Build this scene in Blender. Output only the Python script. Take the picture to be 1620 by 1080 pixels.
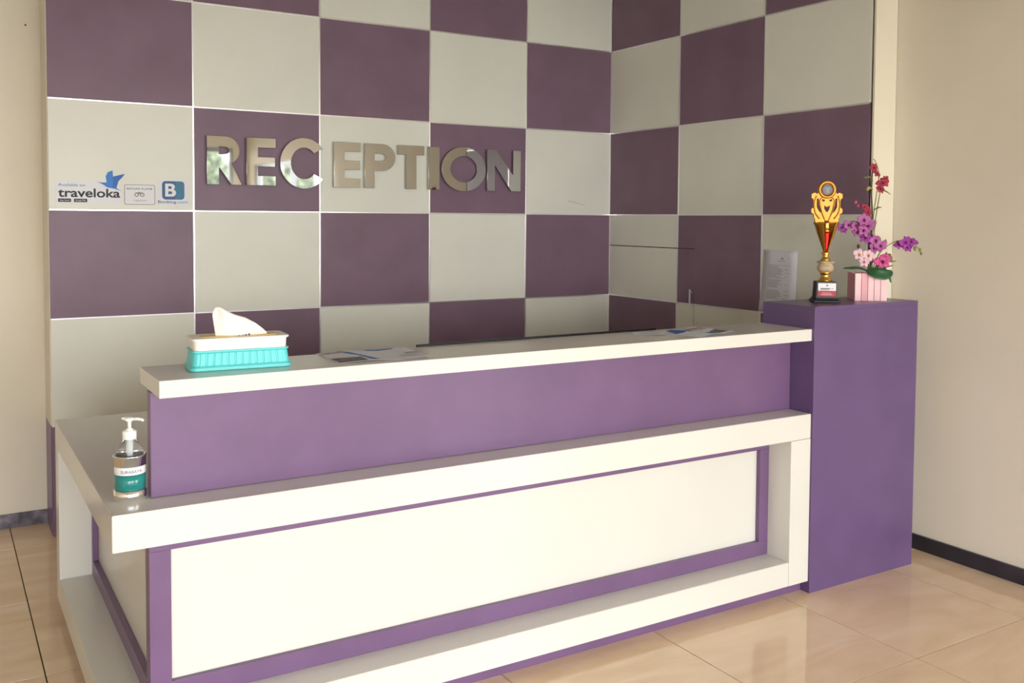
import bpy, bmesh, math, random
from mathutils import Vector, Matrix, noise
random.seed(7)
for o in list(bpy.data.objects): bpy.data.objects.remove(o)
S = bpy.context.scene
C = S.collection

# ---------------------------------------------------------------- camera
cd = bpy.data.cameras.new('camera'); cam = bpy.data.objects.new('camera', cd); C.objects.link(cam)
CP = Vector((-3.6126, -4.7598, 1.4761))
RV = Vector((0.85431126, -0.51971981, 0.00660195)); UV = Vector((0.0175723, 0.04157516, 0.99898084)); FV = Vector((0.51946461, 0.85332457, -0.0446508))
M4 = Matrix((( RV.x, UV.x, -FV.x, CP.x), (RV.y, UV.y, -FV.y, CP.y), (RV.z, UV.z, -FV.z, CP.z), (0, 0, 0, 1)))
cam.matrix_world = M4
cd.sensor_width = 36; cd.lens = 1501.69/1620*36; cd.shift_x = 0; cd.shift_y = -(540-411.9)/1620
cd.clip_start = .05
S.camera = cam

# ---------------------------------------------------------------- world: hazy bright daylight
w = bpy.data.worlds.new('sky'); S.world = w; w.use_nodes = True
nt = w.node_tree; nt.nodes.clear()
out = nt.nodes.new('ShaderNodeOutputWorld'); bg = nt.nodes.new('ShaderNodeBackground')
tc = nt.nodes.new('ShaderNodeTexCoord'); sp = nt.nodes.new('ShaderNodeSeparateXYZ'); cr = nt.nodes.new('ShaderNodeValToRGB')
nt.links.new(tc.outputs['Generated'], sp.inputs[0]); nt.links.new(sp.outputs['Z'], cr.inputs[0])
nt.links.new(cr.outputs[0], bg.inputs[0]); nt.links.new(bg.outputs[0], out.inputs[0])
cr.color_ramp.elements[0].position = 0.0; cr.color_ramp.elements[0].color = (1.0, .98, .94, 1)
cr.color_ramp.elements[1].position = .6; cr.color_ramp.elements[1].color = (.55, .68, .90, 1)
bg.inputs[1].default_value = 8.0

# room openings (behind the photographer and in the right wall); portals only tell the renderer where daylight enters
XW0, XW1, YF, YBK, ZC = -6.4, .15, -8.6, .25, 3.05
OPEN_F = (-6.1, -.05, 0.0, 2.42)          # x0 x1 z0 z1 in the wall y = YF
OPEN_R = (-8.3, -5.3, 0.0, 2.18)        # y0 y1 z0 z1 in the wall x = XW1
def portal(name, loc, rot, sx, sz):
    l = bpy.data.lights.new(name, 'AREA'); l.shape = 'RECTANGLE'; l.size = sx; l.size_y = sz
    l.cycles.is_portal = True
    o = bpy.data.objects.new(name, l); C.objects.link(o); o.location = loc; o.rotation_euler = rot
portal('daylight_portal', ((OPEN_F[0]+OPEN_F[1])/2, YF-.1, OPEN_F[3]/2), (math.radians(90), 0, 0), OPEN_F[1]-OPEN_F[0], OPEN_F[3])
portal('daylight_portal', (XW1+.1, (OPEN_R[0]+OPEN_R[1])/2, OPEN_R[3]/2), (math.radians(90), 0, math.radians(90)), OPEN_R[1]-OPEN_R[0], OPEN_R[3])

S.view_settings.view_transform = 'Standard'; S.view_settings.look = 'None'
S.view_settings.gamma = 1; S.view_settings.use_curve_mapping = False
S.view_settings.exposure = .92

# ---------------------------------------------------------------- materials
def lin(h):
    r = []
    for i in (0, 2, 4):
        c = int(h[i:i+2], 16)/255
        r.append(c/12.92 if c <= .04045 else ((c+.055)/1.055)**2.4)
    return (*r, 1)
def mat(name, col, rough=.5, metal=0, noise_amt=0, noise_scale=6, bump=0, bump_scale=60, spec=.5, coat=0, trans=0, ior=1.45, stretch=None, col2=None):
    m = bpy.data.materials.new(name); m.use_nodes = True
    t = m.node_tree; b = t.nodes['Principled BSDF']
    c = lin(col) if isinstance(col, str) else (*col, 1)
    b.inputs['Base Color'].default_value = c; b.inputs['Roughness'].default_value = rough
    b.inputs['Metallic'].default_value = metal; b.inputs['Specular IOR Level'].default_value = spec
    b.inputs['Coat Weight'].default_value = coat; b.inputs['Coat Roughness'].default_value = .05
    b.inputs['Transmission Weight'].default_value = trans; b.inputs['IOR'].default_value = ior
    g = t.nodes.new('ShaderNodeNewGeometry'); mp = t.nodes.new('ShaderNodeMapping')
    t.links.new(g.outputs['Position'], mp.inputs[0])
    if stretch: mp.inputs['Scale'].default_value = stretch
    if noise_amt or col2:
        n = t.nodes.new('ShaderNodeTexNoise'); n.inputs['Scale'].default_value = noise_scale; n.inputs['Detail'].default_value = 5
        t.links.new(mp.outputs[0], n.inputs[0])
        r = t.nodes.new('ShaderNodeValToRGB'); t.links.new(n.outputs[0], r.inputs[0])
        if col2: c2 = lin(col2)
        else: c2 = tuple(x*(1+noise_amt) for x in c[:3])+(1,)
        lo = c if col2 else tuple(x*(1-noise_amt) for x in c[:3])+(1,)
        r.color_ramp.elements[0].position = .32; r.color_ramp.elements[1].position = .68
        r.color_ramp.elements[0].color = lo; r.color_ramp.elements[1].color = c2
        t.links.new(r.outputs[0], b.inputs['Base Color'])
    if bump:
        n = t.nodes.new('ShaderNodeTexNoise'); n.inputs['Scale'].default_value = bump_scale; n.inputs['Detail'].default_value = 3
        t.links.new(mp.outputs[0], n.inputs[0])
        bp = t.nodes.new('ShaderNodeBump'); bp.inputs['Strength'].default_value = bump; bp.inputs['Distance'].default_value = .002
        t.links.new(n.outputs[0], bp.inputs['Height']); t.links.new(bp.outputs[0], b.inputs['Normal'])
    return m
CPURPLE = mat('violet_laminate', '67517a', .33, noise_amt=.07, noise_scale=5, bump=.08, bump_scale=220, spec=.45)
PURPLE = mat('purple_laminate', '73577a', .33, noise_amt=.07, noise_scale=5, bump=.08, bump_scale=220, spec=.45)
WPURPLE = mat('purple_wall_board', '806779', .38, noise_amt=.07, noise_scale=4, bump=.1, bump_scale=200, spec=.4)
WHITE = mat('white_laminate', 'dbd8cf', .22, noise_amt=.012, noise_scale=3, spec=.45)
WWHITE = mat('white_wall_board', 'e8e8dd', .38, noise_amt=.03, noise_scale=2.5, spec=.4)
CREAM = mat('cream_plaster', 'e4dccb', .8, noise_amt=.035, noise_scale=1.6, bump=.25, bump_scale=90, spec=.2)
CEIL = mat('ceiling_paint', 'b3b0a8', .9, noise_amt=.02, noise_scale=2, spec=.1)
SKIRT = mat('dark_skirting_tile', '2c2930', .3, col2='3a3640', noise_scale=9)
SKIRT2 = mat('scuffed_skirting_tile', '37323b', .4, col2='8d8792', noise_scale=16, noise_amt=.1)
CHROME = mat('chrome', (.86, .85, .84), .05, metal=1, noise_amt=.01)
STRIP = mat('aluminium_strip', (.88, .86, .87), .28, metal=1, noise_amt=.02)
STEEL = mat('mirror_steel', (.46, .45, .43), .03, metal=1, noise_amt=.01)
GROUT = mat('grout', '4e4034', .9, noise_amt=.1, noise_scale=30)
ORNG = mat('gold_plate', (.46, .205, .045), .42, metal=1, noise_amt=.06, noise_scale=60)
GOLD = mat('gold_plastic', (.80, .45, .09), .25, metal=1, noise_amt=.06, noise_scale=60)
RED = mat('red_foil', (.62, .015, .012), .2, metal=.6, noise_amt=.05)
BLACK = mat('black_plastic', '141219', .3, noise_amt=.05, spec=.25)
MARBLE = mat('cream_marble', 'd6c3a8', .3, col2='a8906f', noise_scale=40)
SILVER = mat('silver_disc', (.20, .21, .25), .5, metal=.3, noise_amt=.1)
PAPER = mat('paper', 'dfdfea', .7, noise_amt=.02, noise_scale=8)
INK = mat('ink', '3c3b44', .6, noise_amt=.05)
INKG = mat('grey_ink', '9a9a9c', .7, noise_amt=.04)
BLUE = mat('blue_print', '2f7cc4', .5, noise_amt=.05)
BLUE2 = mat('deep_blue_print', '2259a8', .5, noise_amt=.05)
BIRD = mat('bird_blue', '1478cf', .4, noise_amt=.05)
BIRD2 = mat('bird_blue_dark', '0f5fb6', .4, noise_amt=.05)
BOOK = mat('square_blue', '20578f', .4, noise_amt=.04)
BOOK2 = mat('square_teal_blue', '2a7399', .4, noise_amt=.04)
STICK = mat('sticker_vinyl', 'e6e6ea', .4, noise_amt=.01)
TEAL = mat('aqua_plastic', '5fd0d0', .35, noise_amt=.03, spec=.5)
IVORY = mat('ivory_plastic', 'f3ece4', .35, noise_amt=.01)
TISSUE = mat('tissue', 'f4ebe6', .9, noise_amt=.01, bump=.3, bump_scale=300)
PLASTW = mat('white_plastic', 'f6f5f1', .3, noise_amt=.01)
LIQ = mat('teal_gel', '23807c', .1, noise_amt=.08, noise_scale=30, spec=.6)
GLASS = mat('clear_plastic', (.93, .95, .95), .04, trans=.92, ior=1.15, noise_amt=.01)
YEL = mat('yellow_film', 'e8c872', .4, noise_amt=.05)
LEAF = mat('dark_green_leaf', '2f5a38', .4, noise_amt=.2, noise_scale=40)
LEAF2 = mat('olive_leaf', '8a8a4c', .5, noise_amt=.2, noise_scale=50)
STEM = mat('brown_green_stem', '43402a', .6, noise_amt=.2, noise_scale=60)
PINKA = mat('pink_slat', 'f8ccd0', .5, noise_amt=.07, noise_scale=25, stretch=(1, 1, .2))
PINKB = mat('deep_pink_slat', 'eaa9b2', .5, noise_amt=.1, noise_scale=25, stretch=(1, 1, .2))
ORCH = mat('orchid_purple', 'b0609f', .6, noise_amt=.25, noise_scale=70)
ORCH2 = mat('orchid_violet', '9b3f9c', .6, noise_amt=.25, noise_scale=70)
ORED = mat('orchid_red', 'a8364a', .6, noise_amt=.3, noise_scale=80)
OPINK = mat('orchid_magenta', 'cf5590', .6, noise_amt=.3, noise_scale=80)
OPALE = mat('orchid_pale', 'e6c3cc', .6, noise_amt=.08, noise_scale=60)
OYEL = mat('orchid_eye', 'c98f35', .6, noise_amt=.1)
LIP = mat('orchid_lip', '7a1f55', .6, noise_amt=.2, noise_scale=90)
GREEN = mat('shrub_green', (.018, .024, .014), .9, col2='a4a98c', noise_scale=9, spec=.1)
PAVE = mat('paving', 'b5ab98', .8, noise_amt=.1, noise_scale=3)
ALU = mat('grey_frame', '8d8f92', .4, metal=.5, noise_amt=.03)
DARKP = mat('photo_print_dark', '4a4148', .5, col2='8d7f80', noise_scale=45)
BROWNP = mat('photo_print_brown', '7d5a48', .5, col2='cdbfb8', noise_scale=60)
REDL = mat('red_print', 'b8323f', .5, noise_amt=.05)

def tile_material():
    m = bpy.data.materials.new('marble_floor_tile'); m.use_nodes = True
    t = m.node_tree; b = t.nodes['Principled BSDF']; b.inputs['Roughness'].default_value = .07
    b.inputs['Specular IOR Level'].default_value = .5
    g = t.nodes.new('ShaderNodeNewGeometry'); oi = t.nodes.new('ShaderNodeObjectInfo')
    mp = t.nodes.new('ShaderNodeMapping'); mp.inputs['Rotation'].default_value = (0, 0, .5); mp.inputs['Scale'].default_value = (1.0, 3.2, 1)
    ad = t.nodes.new('ShaderNodeVectorMath'); ad.operation = 'ADD'
    sc = t.nodes.new('ShaderNodeVectorMath'); sc.operation = 'SCALE'; sc.inputs[0].default_value = (7, 13, 3)
    t.links.new(oi.outputs['Random'], sc.inputs['Scale']); t.links.new(g.outputs['Position'], ad.inputs[0]); t.links.new(sc.outputs[0], ad.inputs[1])
    t.links.new(ad.outputs[0], mp.inputs[0])
    n = t.nodes.new('ShaderNodeTexNoise'); n.inputs['Scale'].default_value = 1.6; n.inputs['Detail'].default_value = 6; n.inputs['Distortion'].default_value = 1.2
    t.links.new(mp.outputs[0], n.inputs[0])
    r = t.nodes.new('ShaderNodeValToRGB'); t.links.new(n.outputs[0], r.inputs[0])
    e = r.color_ramp.elements; e[0].position = .30; e[0].color = lin('e4c5a0'); e[1].position = .72; e[1].color = lin('f3dcc0')
    k = e.new(.5); k.color = lin('edd0ae')
    t.links.new(r.outputs[0], b.inputs['Base Color'])
    return m
TILE = tile_material()

# ---------------------------------------------------------------- mesh helpers
OFF = {}
def tagt(o, label, cat, group=None):
    o['label'] = label; o['category'] = cat
    if group: o['group'] = group
    return o
def thing(name, label, cat, loc=(0, 0, 0), rz=0, group=None):
    o = bpy.data.objects.new(name, None); C.objects.link(o); o.location = loc; o.rotation_euler = (0, 0, rz)
    o.empty_display_size = .05; OFF[o.name] = Vector(loc)
    return tagt(o, label, cat, group)
def link(name, me, parent=None, world=False, label=None, kind=None, loc=None):
    o = bpy.data.objects.new(name, me); C.objects.link(o)
    off = Vector((0, 0, 0))
    if parent:
        o.parent = parent; off = OFF.get(parent.name, Vector((0, 0, 0)))
        if world: me.transform(Matrix.Translation(-off))
    OFF[o.name] = off
    if loc: o.location = loc
    if label: o['label'] = label
    if kind: o['kind'] = kind
    return o
def fin(bm, name, m, parent=None, world=False, smooth=False, **k):
    bmesh.ops.recalc_face_normals(bm, faces=bm.faces)
    me = bpy.data.meshes.new(name); bm.to_mesh(me); bm.free()
    for x in (m if isinstance(m, (list, tuple)) else [m]): me.materials.append(x)
    if smooth:
        for p in me.polygons: p.use_smooth = True
    return link(name, me, parent, world, **k)
def addbox(bm, x0, x1, y0, y1, z0, z1, bev=0, mi=0):
    r = bmesh.ops.create_cube(bm, size=1)
    for v in r['verts']:
        v.co = Vector(((x0+x1)/2+v.co.x*(x1-x0), (y0+y1)/2+v.co.y*(y1-y0), (z0+z1)/2+v.co.z*(z1-z0)))
    fs = set(f for v in r['verts'] for f in v.link_faces)
    for f in fs: f.material_index = mi
    if bev:
        es = list(set(e for v in r['verts'] for e in v.link_edges))
        bmesh.ops.bevel(bm, geom=es, offset=bev, segments=2, affect='EDGES', profile=.6)
def box(name, m, b, parent=None, world=True, bev=.0015, **k):
    bm = bmesh.new(); addbox(bm, *b, bev=bev)
    return fin(bm, name, m, parent, world, **k)
def boxes(name, m, bl, parent=None, world=True, bev=.0015, **k):
    bm = bmesh.new()
    for b in bl: addbox(bm, *b, bev=bev)
    return fin(bm, name, m, parent, world, **k)
def lathe(bm, prof, seg=32, c=(0, 0, 0), a0=0, a1=2*math.pi, mi=0, sq=1):
    full = abs(a1-a0-2*math.pi) < 1e-6
    n = seg if full else seg+1
    rows = []
    for r, z in prof:
        row = []
        for i in range(n):
            a = a0+(a1-a0)*i/seg
            row.append(bm.verts.new((c[0]+r*math.cos(a), c[1]+r*math.sin(a)*sq, c[2]+z)))
        rows.append(row)
    for j in range(len(rows)-1):
        for i in range(seg):
            i2 = (i+1) % n
            f = bm.faces.new((rows[j][i], rows[j][i2], rows[j+1][i2], rows[j+1][i])); f.material_index = mi; f.smooth = True
    if full:
        for row in (rows[0], rows[-1]):
            if (row[0].co-row[seg//2].co).length > 1e-5: bm.faces.new(row).material_index = mi
    return rows
def tube(bm, pts, r, seg=8, mi=0, r1=None):
    pts = [Vector(p) for p in pts]; rows = []
    for i, p in enumerate(pts):
        d = (pts[min(i+1, len(pts)-1)]-pts[max(i-1, 0)]).normalized()
        a = d.cross(Vector((0, 1, 0)) if abs(d.y) < .9 else Vector((1, 0, 0))).normalized(); b = d.cross(a)
        rr = r if r1 is None else r+(r1-r)*i/(len(pts)-1)
        rows.append([bm.verts.new(p+(a*math.cos(2*math.pi*k/seg)+b*math.sin(2*math.pi*k/seg))*rr) for k in range(seg)])
    for j in range(len(rows)-1):
        for k in range(seg):
            f = bm.faces.new((rows[j][k], rows[j][(k+1) % seg], rows[j+1][(k+1) % seg], rows[j+1][k])); f.smooth = True; f.material_index = mi
    bm.faces.new(rows[0]).material_index = mi; bm.faces.new(rows[-1]).material_index = mi
def spline(P, n=8):
    P = [Vector(p) for p in P]; out = []
    for i in range(len(P)-1):
        a = P[max(i-1, 0)]; b = P[i]; c = P[i+1]; d = P[min(i+2, len(P)-1)]
        for k in range(n):
            t = k/n
            out.append(.5*((2*b)+(c-a)*t+(2*a-5*b+4*c-d)*t*t+(3*b-a-3*c+d)*t**3))
    out.append(P[-1]); return out
def shape(name, polys, depth, m, parent=None, bevel=0, xf=None, world=False, **k):
    """flat outline(s) with holes in local XY, extruded +-depth/2, turned upright so Y -> Z"""
    cu = bpy.data.curves.new('outline', 'CURVE'); cu.dimensions = '2D'; cu.fill_mode = 'BOTH'
    cu.extrude = depth/2; cu.bevel_depth = bevel; cu.bevel_resolution = 1
    for pl in polys:
        s = cu.splines.new('POLY'); s.points.add(len(pl)-1); s.use_cyclic_u = True
        for p, q in zip(s.points, pl): p.co = (q[0], q[1], 0, 1)
    to = bpy.data.objects.new('outline', cu); me = bpy.data.meshes.new_from_object(to)
    bpy.data.objects.remove(to)
    me.transform(Matrix.Rotation(math.radians(90), 4, 'X'))
    if xf: me.transform(xf)
    me.materials.clear(); me.materials.append(m); me.name = name
    return link(name, me, parent, world, **k)
def text(name, s, size, m, parent, xf, bold=0, width=None, depth=.0004, world=False, **k):
    cu = bpy.data.curves.new('writing', 'FONT'); cu.body = s; cu.size = size; cu.offset = bold; cu.extrude = depth/2
    cu.align_x = 'LEFT'
    to = bpy.data.objects.new('writing', cu); me = bpy.data.meshes.new_from_object(to); bpy.data.objects.remove(to)
    xs = [v.co.x for v in me.vertices]; x0, x1 = min(xs), max(xs)
    me.transform(Matrix.Translation((-x0, 0, 0)))
    if width: me.transform(Matrix.Scale(width/(x1-x0), 4, (1, 0, 0)))
    me.transform(Matrix.Rotation(math.radians(90), 4, 'X')); me.transform(xf)
    me.materials.clear(); me.materials.append(m); me.name = name
    return link(name, me, parent, world, **k)
def struct(o): o['kind'] = 'structure'; return o

# ---------------------------------------------------------------- room shell
struct(boxes('wall_back', CREAM, [(XW0-.1, XW1+.1, YBK, YBK+.12, 0, ZC)], bev=0))
struct(boxes('wall_right', CREAM, [(XW1, XW1+.12, OPEN_R[1], YBK, 0, ZC), (XW1, XW1+.12, YF, OPEN_R[0], 0, ZC), (XW1, XW1+.12, OPEN_R[0], OPEN_R[1], OPEN_R[3], ZC)], bev=0))
struct(boxes('wall_left', CREAM, [(XW0-.12, XW0, YF, YBK, 0, ZC)], bev=0))
struct(boxes('wall_front', CREAM, [(XW0-.1, OPEN_F[0], YF-.12, YF, 0, ZC), (OPEN_F[1], XW1+.1, YF-.12, YF, 0, ZC), (OPEN_F[0], OPEN_F[1], YF-.12, YF, OPEN_F[3], ZC)], bev=0))
struct(box('ceiling', CEIL, (XW0-.1, XW1+.1, YF-.1, YBK+.1, ZC, ZC+.1), bev=0))
fl = struct(box('floor', GROUT, (XW0-.1, XW1+.1, YF-.1, YBK+.1, -.1, -.004), bev=0))
# floor tiles: one object each
tm = {}
xs = [-.17-.6325*i for i in range(-1, 11)]; ys = [-2.79+.6775*i for i in range(-8, 6)]
for i in range(len(xs)-1):
    for j in range(len(ys)-1):
        x1 = min(xs[i], XW1); x0 = max(xs[i+1], XW0); y0 = max(ys[j], YF); y1 = min(ys[j+1], YBK)
        if x1-x0 < .02 or y1-y0 < .02: continue
        kx, ky = round(x1-x0, 3), round(y1-y0, 3)
        if (kx, ky) not in tm:
            bm = bmesh.new(); addbox(bm, -kx/2+.002, kx/2-.002, -ky/2+.002, ky/2-.002, -.012, 0, bev=.0006)
            me = bpy.data.meshes.new('tile'); bm.to_mesh(me); bm.free(); me.materials.append(TILE); tm[(kx, ky)] = me
        link('tile', tm[(kx, ky)], fl, loc=((x0+x1)/2, (y0+y1)/2, 0))
struct(box('baseboard_back', SKIRT2, (XW0, -3.169, YBK-.012, YBK, 0, .066)))
struct(box('baseboard_right', SKIRT, (XW1-.014, XW1, OPEN_R[1], -1.93, 0, .066)))
struct(box('baseboard_left', SKIRT, (XW0, XW0+.012, YF, YBK-.012, 0, .066)))
# window frames of the two glazed openings behind the photographer
def frame_f():
    x0, x1, z0, z1 = OPEN_F; L = [(x0, x1, YF-.09, YF-.03, z1-.06, z1)]
    for i in range(6):
        x = x0+(x1-x0-.05)*i/5; L.append((x, x+.05, YF-.09, YF-.03, 0, z1-.06))
    return L
struct(boxes('window_1', ALU, frame_f()))
y0, y1, z0, z1 = OPEN_R
struct(boxes('window_2', ALU, [(XW1+.03, XW1+.09, y0, y1, z1-.06, z1)]+[(XW1+.03, XW1+.09, y0+(y1-y0-.05)*i/2, y0+(y1-y0-.05)*i/2+.05, 0, z1-.06) for i in range(3)]))

# ---------------------------------------------------------------- checkered wall cladding
CX = [-3.1672, -2.5304, -1.8904, -1.2538, -.6214, 0]
DY = [0, -.6361, -1.2772, -1.9187]
RZ = [0, .5112, 1.002, 1.5, 2.0036, 2.5067, 3.0097]
T = .012
BACKB = mat('gap_shade_backing', '3f3833', .9, noise_amt=.1)  # backing coloured dark to put shade into the open door gap
wb = struct(box('wall_back_clad', BACKB, (CX[0]+.004, XW1-.001, T+.001, YBK-.002, 0, ZC-.002), bev=0))
wr = struct(box('wall_right_clad', BACKB, (T+.001, XW1-.002, DY[3]-.012, T, 0, ZC-.002), bev=0))
G = .0035
def col(k): return (WPURPLE, 'purple square wall panel') if k else (WWHITE, 'off-white square wall panel')
for c in range(5):
    for r in range(6):
        m, lb = col((c+r) % 2 == 0)
        box('panel', m, (CX[c]+(G if c else 0), CX[c+1]-G, .001, T, RZ[r]+G, RZ[r+1]-G), wb, bev=.001, label=lb)
for r in range(6):   # return edge of the cladding at its left end
    m, lb = (PURPLE, 'purple narrow return strip') if r == 0 else (CREAM, 'cream narrow return strip')
    box('panel', m, (CX[0]-.004, CX[0]+.0035, .0135, YBK-.003, RZ[r]+.0002, RZ[r+1]-.0002), wb, bev=.0001, label=lb)
dr = struct(box('door_1', CREAM, (.0035, .0125, -.772, -.004, .02, 1.307), bev=0))
def side(r, c, z0, z1, ya, yb, par, x0=.001):
    m, lb = col((c+r) % 2 == 1)
    box('panel', m, (x0, T if x0 > 0 else .003, yb, ya, z0, z1), par, bev=.001, label=lb)
ZD, YD = 1.311, -.775
for c in range(3):
    for r in range(6):
        ya, yb, za, zb = DY[c]-(G if c else .001), DY[c+1]+(G if c < 2 else 0), RZ[r]+G, RZ[r+1]-G
        if c == 0 and r <= 2:
            if r == 2: side(r, c, ZD+.002, zb, ya, yb, wr); zb = ZD-.003
            side(r, c, za if r else .02, zb, ya-.002, yb, dr, x0=-.003)
        elif c == 1 and r <= 2:
            if r == 2:
                side(r, c, ZD+.002, zb, ya, yb, wr); side(r, c, za, ZD+.002, YD-.002, yb, wr)
                side(r, c, za, ZD-.002, ya, YD, dr, x0=-.0005)
            else:
                side(r, c, za, zb, YD-.0025, yb, wr); side(r, c, za if r else .02, zb, ya, YD, dr, x0=-.0005)
        else: side(r, c, za, zb, ya, yb, wr)
W = .0035
for c in range(1, 5): box('metal_strip', STRIP, (CX[c]-W, CX[c]+W, -.0015, T, 0, ZC-.004), wb, bev=.0008)
for r in range(1, 7): box('metal_strip', STRIP, (CX[0], -.002, -.0022, T, RZ[r]-W, RZ[r]+W), wb, bev=.0008)
box('metal_strip', STRIP, (-.006, -.001, -.006, T, 0, ZC-.004), wb, bev=.0005)
for c in range(1, 3):
    if c == 1: box('metal_strip', STRIP, (-.0015, T, DY[c]-W, DY[c]+W, ZD+.002, ZC-.004), wr, bev=.0008); box('metal_strip', STRIP, (-.0045, .003, DY[c]-W, DY[c]+W, .02, ZD-.003), dr, bev=.0008)
    else: box('metal_strip', STRIP, (-.0015, T, DY[c]-W, DY[c]+W, 0, ZC-.004), wr, bev=.0008)
for r in range(1, 7):
    ya = YD-.002 if r <= 2 else -.007
    box('metal_strip', STRIP, (-.0022, T, DY[3], ya, RZ[r]-W, RZ[r]+W), wr, bev=.0008)
    if r <= 2: box('metal_strip', STRIP, (-.005, .003, YD+.001, -.007, RZ[r]-W, RZ[r]+W), dr, bev=.0008)
hd = boxes('door_handle', STRIP, [(-.02, -.012, -.768, -.758, .985, 1.085), (-.014, .0, -.766, -.760, .995, 1.005), (-.014, .0, -.766, -.760, 1.065, 1.075)], dr, label='slim metal pull handle')
# corner-trim end board of the right cladding
struct(box('trim_1', mat('pale_cream_paint', 'ece5d0', .7, noise_amt=.02, noise_scale=2), (.001, XW1-.002, DY[3]-.024, DY[3]-.0125, 0, ZC-.002), bev=.001))
# hairline scratch on a white panel
bm = bmesh.new(); tube(bm, [(-.315, .0004, 1.582), (-.27, .0004, 1.573), (-.23, .0004, 1.566), (-.19, .0004, 1.553)], .0012, 5, r1=.0006)
fin(bm, 'scratch', mat('scratch_brown', 'a39060', .8, noise_amt=.05), wb, True, label='thin brown scratch')
sc = boxes('screw', mat('screw_dark', '4c4438', .6, noise_amt=.1), [(-3.236, -3.228, YBK-.004, YBK, 2.357, 2.365)], bev=.002)
tagt(sc, 'tiny dark screw in the cream wall left of the checkered cladding', 'screw')

# ---------------------------------------------------------------- reception desk
Xc, YF0 = -.6801, -2.212
desk = thing('reception_desk', 'purple and white reception desk with raised counter and open white surround', 'desk', (-1.96, -1.55, 0))
D = dict(parent=desk)
box('counter_top', WHITE, (-3.1232, Xc, -2.2078, -1.9363, 1.003, 1.0493), label='long white raised counter top', bev=.002, **D)
box('front_board', PURPLE, (-3.1262, Xc, -2.1004, -2.0555, .7164, 1.0022), label='purple upper front board', **D)
box('edge_band', BLACK, (-2.26, -1.24, -1.9355, -1.931, 1.03, 1.0565), label='thin black strip behind the counter top', bev=.0005, **D)
# worktop: front ledge and left return in one L
bm = bmesh.new()
L = [(-3.2415, -2.2123), (Xc, -2.2123), (Xc, -1.62), (-2.56, -1.62), (-2.56, -.8874), (-3.2415, -.8874)]
def prism(bm, L, z0, z1):
    a = [bm.verts.new((x, y, z0)) for x, y in L]; b = [bm.verts.new((x, y, z1)) for x, y in L]
    bm.faces.new(a[::-1]); bm.faces.new(b)
    for i in range(len(L)): bm.faces.new((a[i], a[(i+1) % len(L)], b[(i+1) % len(L)], b[i]))
    bmesh.ops.bevel(bm, geom=bm.edges[:], offset=.0018, segments=2, affect='EDGES')
prism(bm, L, .619, .7154); fin(bm, 'worktop', WHITE, desk, True, label='thick white L-shaped ledge and worktop')
# base shelf
bm = bmesh.new(); Xl = -.7886
prism(bm, [(-3.2415, -2.2123), (Xl-.0008, -2.2123), (Xl-.0008, -2.03), (-3.06, -2.03), (-3.06, -.9795), (-3.2415, -.9795)], .0475, .142)
fin(bm, 'base_shelf', WHITE, desk, True, label='thick white bottom shelf')
box('end_leg', WHITE, (Xl, Xc, -2.2123, -2.0, .0475, .6178), label='white right end leg', **D)
box('end_leg', WHITE, (-3.2415, -2.56, -.9787, -.8874, .0475, .6178), label='white rear end leg', **D)
boxes('plinth', PURPLE, [(-3.205, Xc-.001, -2.176, -2.06, 0, .0467), (-3.205, -3.09, -2.058, -.90, 0, .0467)], label='purple recessed plinth', **D)
# body: recessed white fields in purple frames
XB, YB, RD = -3.1328, -2.0995, .020
box('body', PURPLE, (XB+.045, Xl-.002, YB+.045, -1.66, .1435, .618), **D)
box('body', PURPLE, (XB+.045, -2.60, -1.655, -.9805, .1435, .618), **D)
box('inset_panel', WHITE, (XB+.03, Xl-.002, YB+RD, YB+.044, .1435, .618), label='large white recessed front panel', bev=.001, **D)
box('inset_panel', WHITE, (XB+RD, XB+.044, YB+.046, -.981, .1435, .618), label='white recessed side panel', bev=.001, **D)
# front frame
XI0, XI1, ZR, ZT = -3.0762, -.8379, .1991, .567
F = D
box('frame_rail', PURPLE, (XB, Xl-.001, YB, YB+RD-.001, .1425, ZR), bev=.0007, **F)
box('frame_rail', PURPLE, (XB, Xl-.001, YB, YB+RD-.001, ZT, .618), bev=.0007, **F)
box('frame_stile', PURPLE, (XB, XI0, YB, YB+RD-.001, ZR+.0005, ZT-.0005), bev=.0007, **F)
box('frame_stile', PURPLE, (XI1, Xl-.001, YB, YB+RD-.001, ZR+.0005, ZT-.0005), bev=.0007, **F)
# side frame
YS0, YS1 = YB+RD+.0, -.98
box('frame_rail', PURPLE, (XB, XB+RD-.001, YS0, YS1, .1425, ZR), bev=.0007, **F)
box('frame_rail', PURPLE, (XB, XB+RD-.001, YS0, YS1, ZT, .618), bev=.0007, **F)
box('frame_stile', PURPLE, (XB, XB+RD-.001, YS0, -2.047, ZR+.0005, ZT-.0005), bev=.0007, **F)
box('frame_stile', PURPLE, (XB, XB+RD-.001, -1.007, YS1, ZR+.0005, ZT-.0005), bev=.0007, **F)

# ---------------------------------------------------------------- tall end cabinet
cab = thing('side_cabinet', 'tall plain purple cabinet closing the right end of the reception desk', 'cabinet', (-.361, -2.083, 0))
ZCB = 1.1367
box('body', CPURPLE, (-.6791, -.0432, -2.2194, -1.947, 0, ZCB-.0181), cab, bev=.0005)
box('top', CPURPLE, (-.6791, -.0432, -2.2194, -1.947, ZCB-.018, ZCB), cab, bev=.0005)

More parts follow.
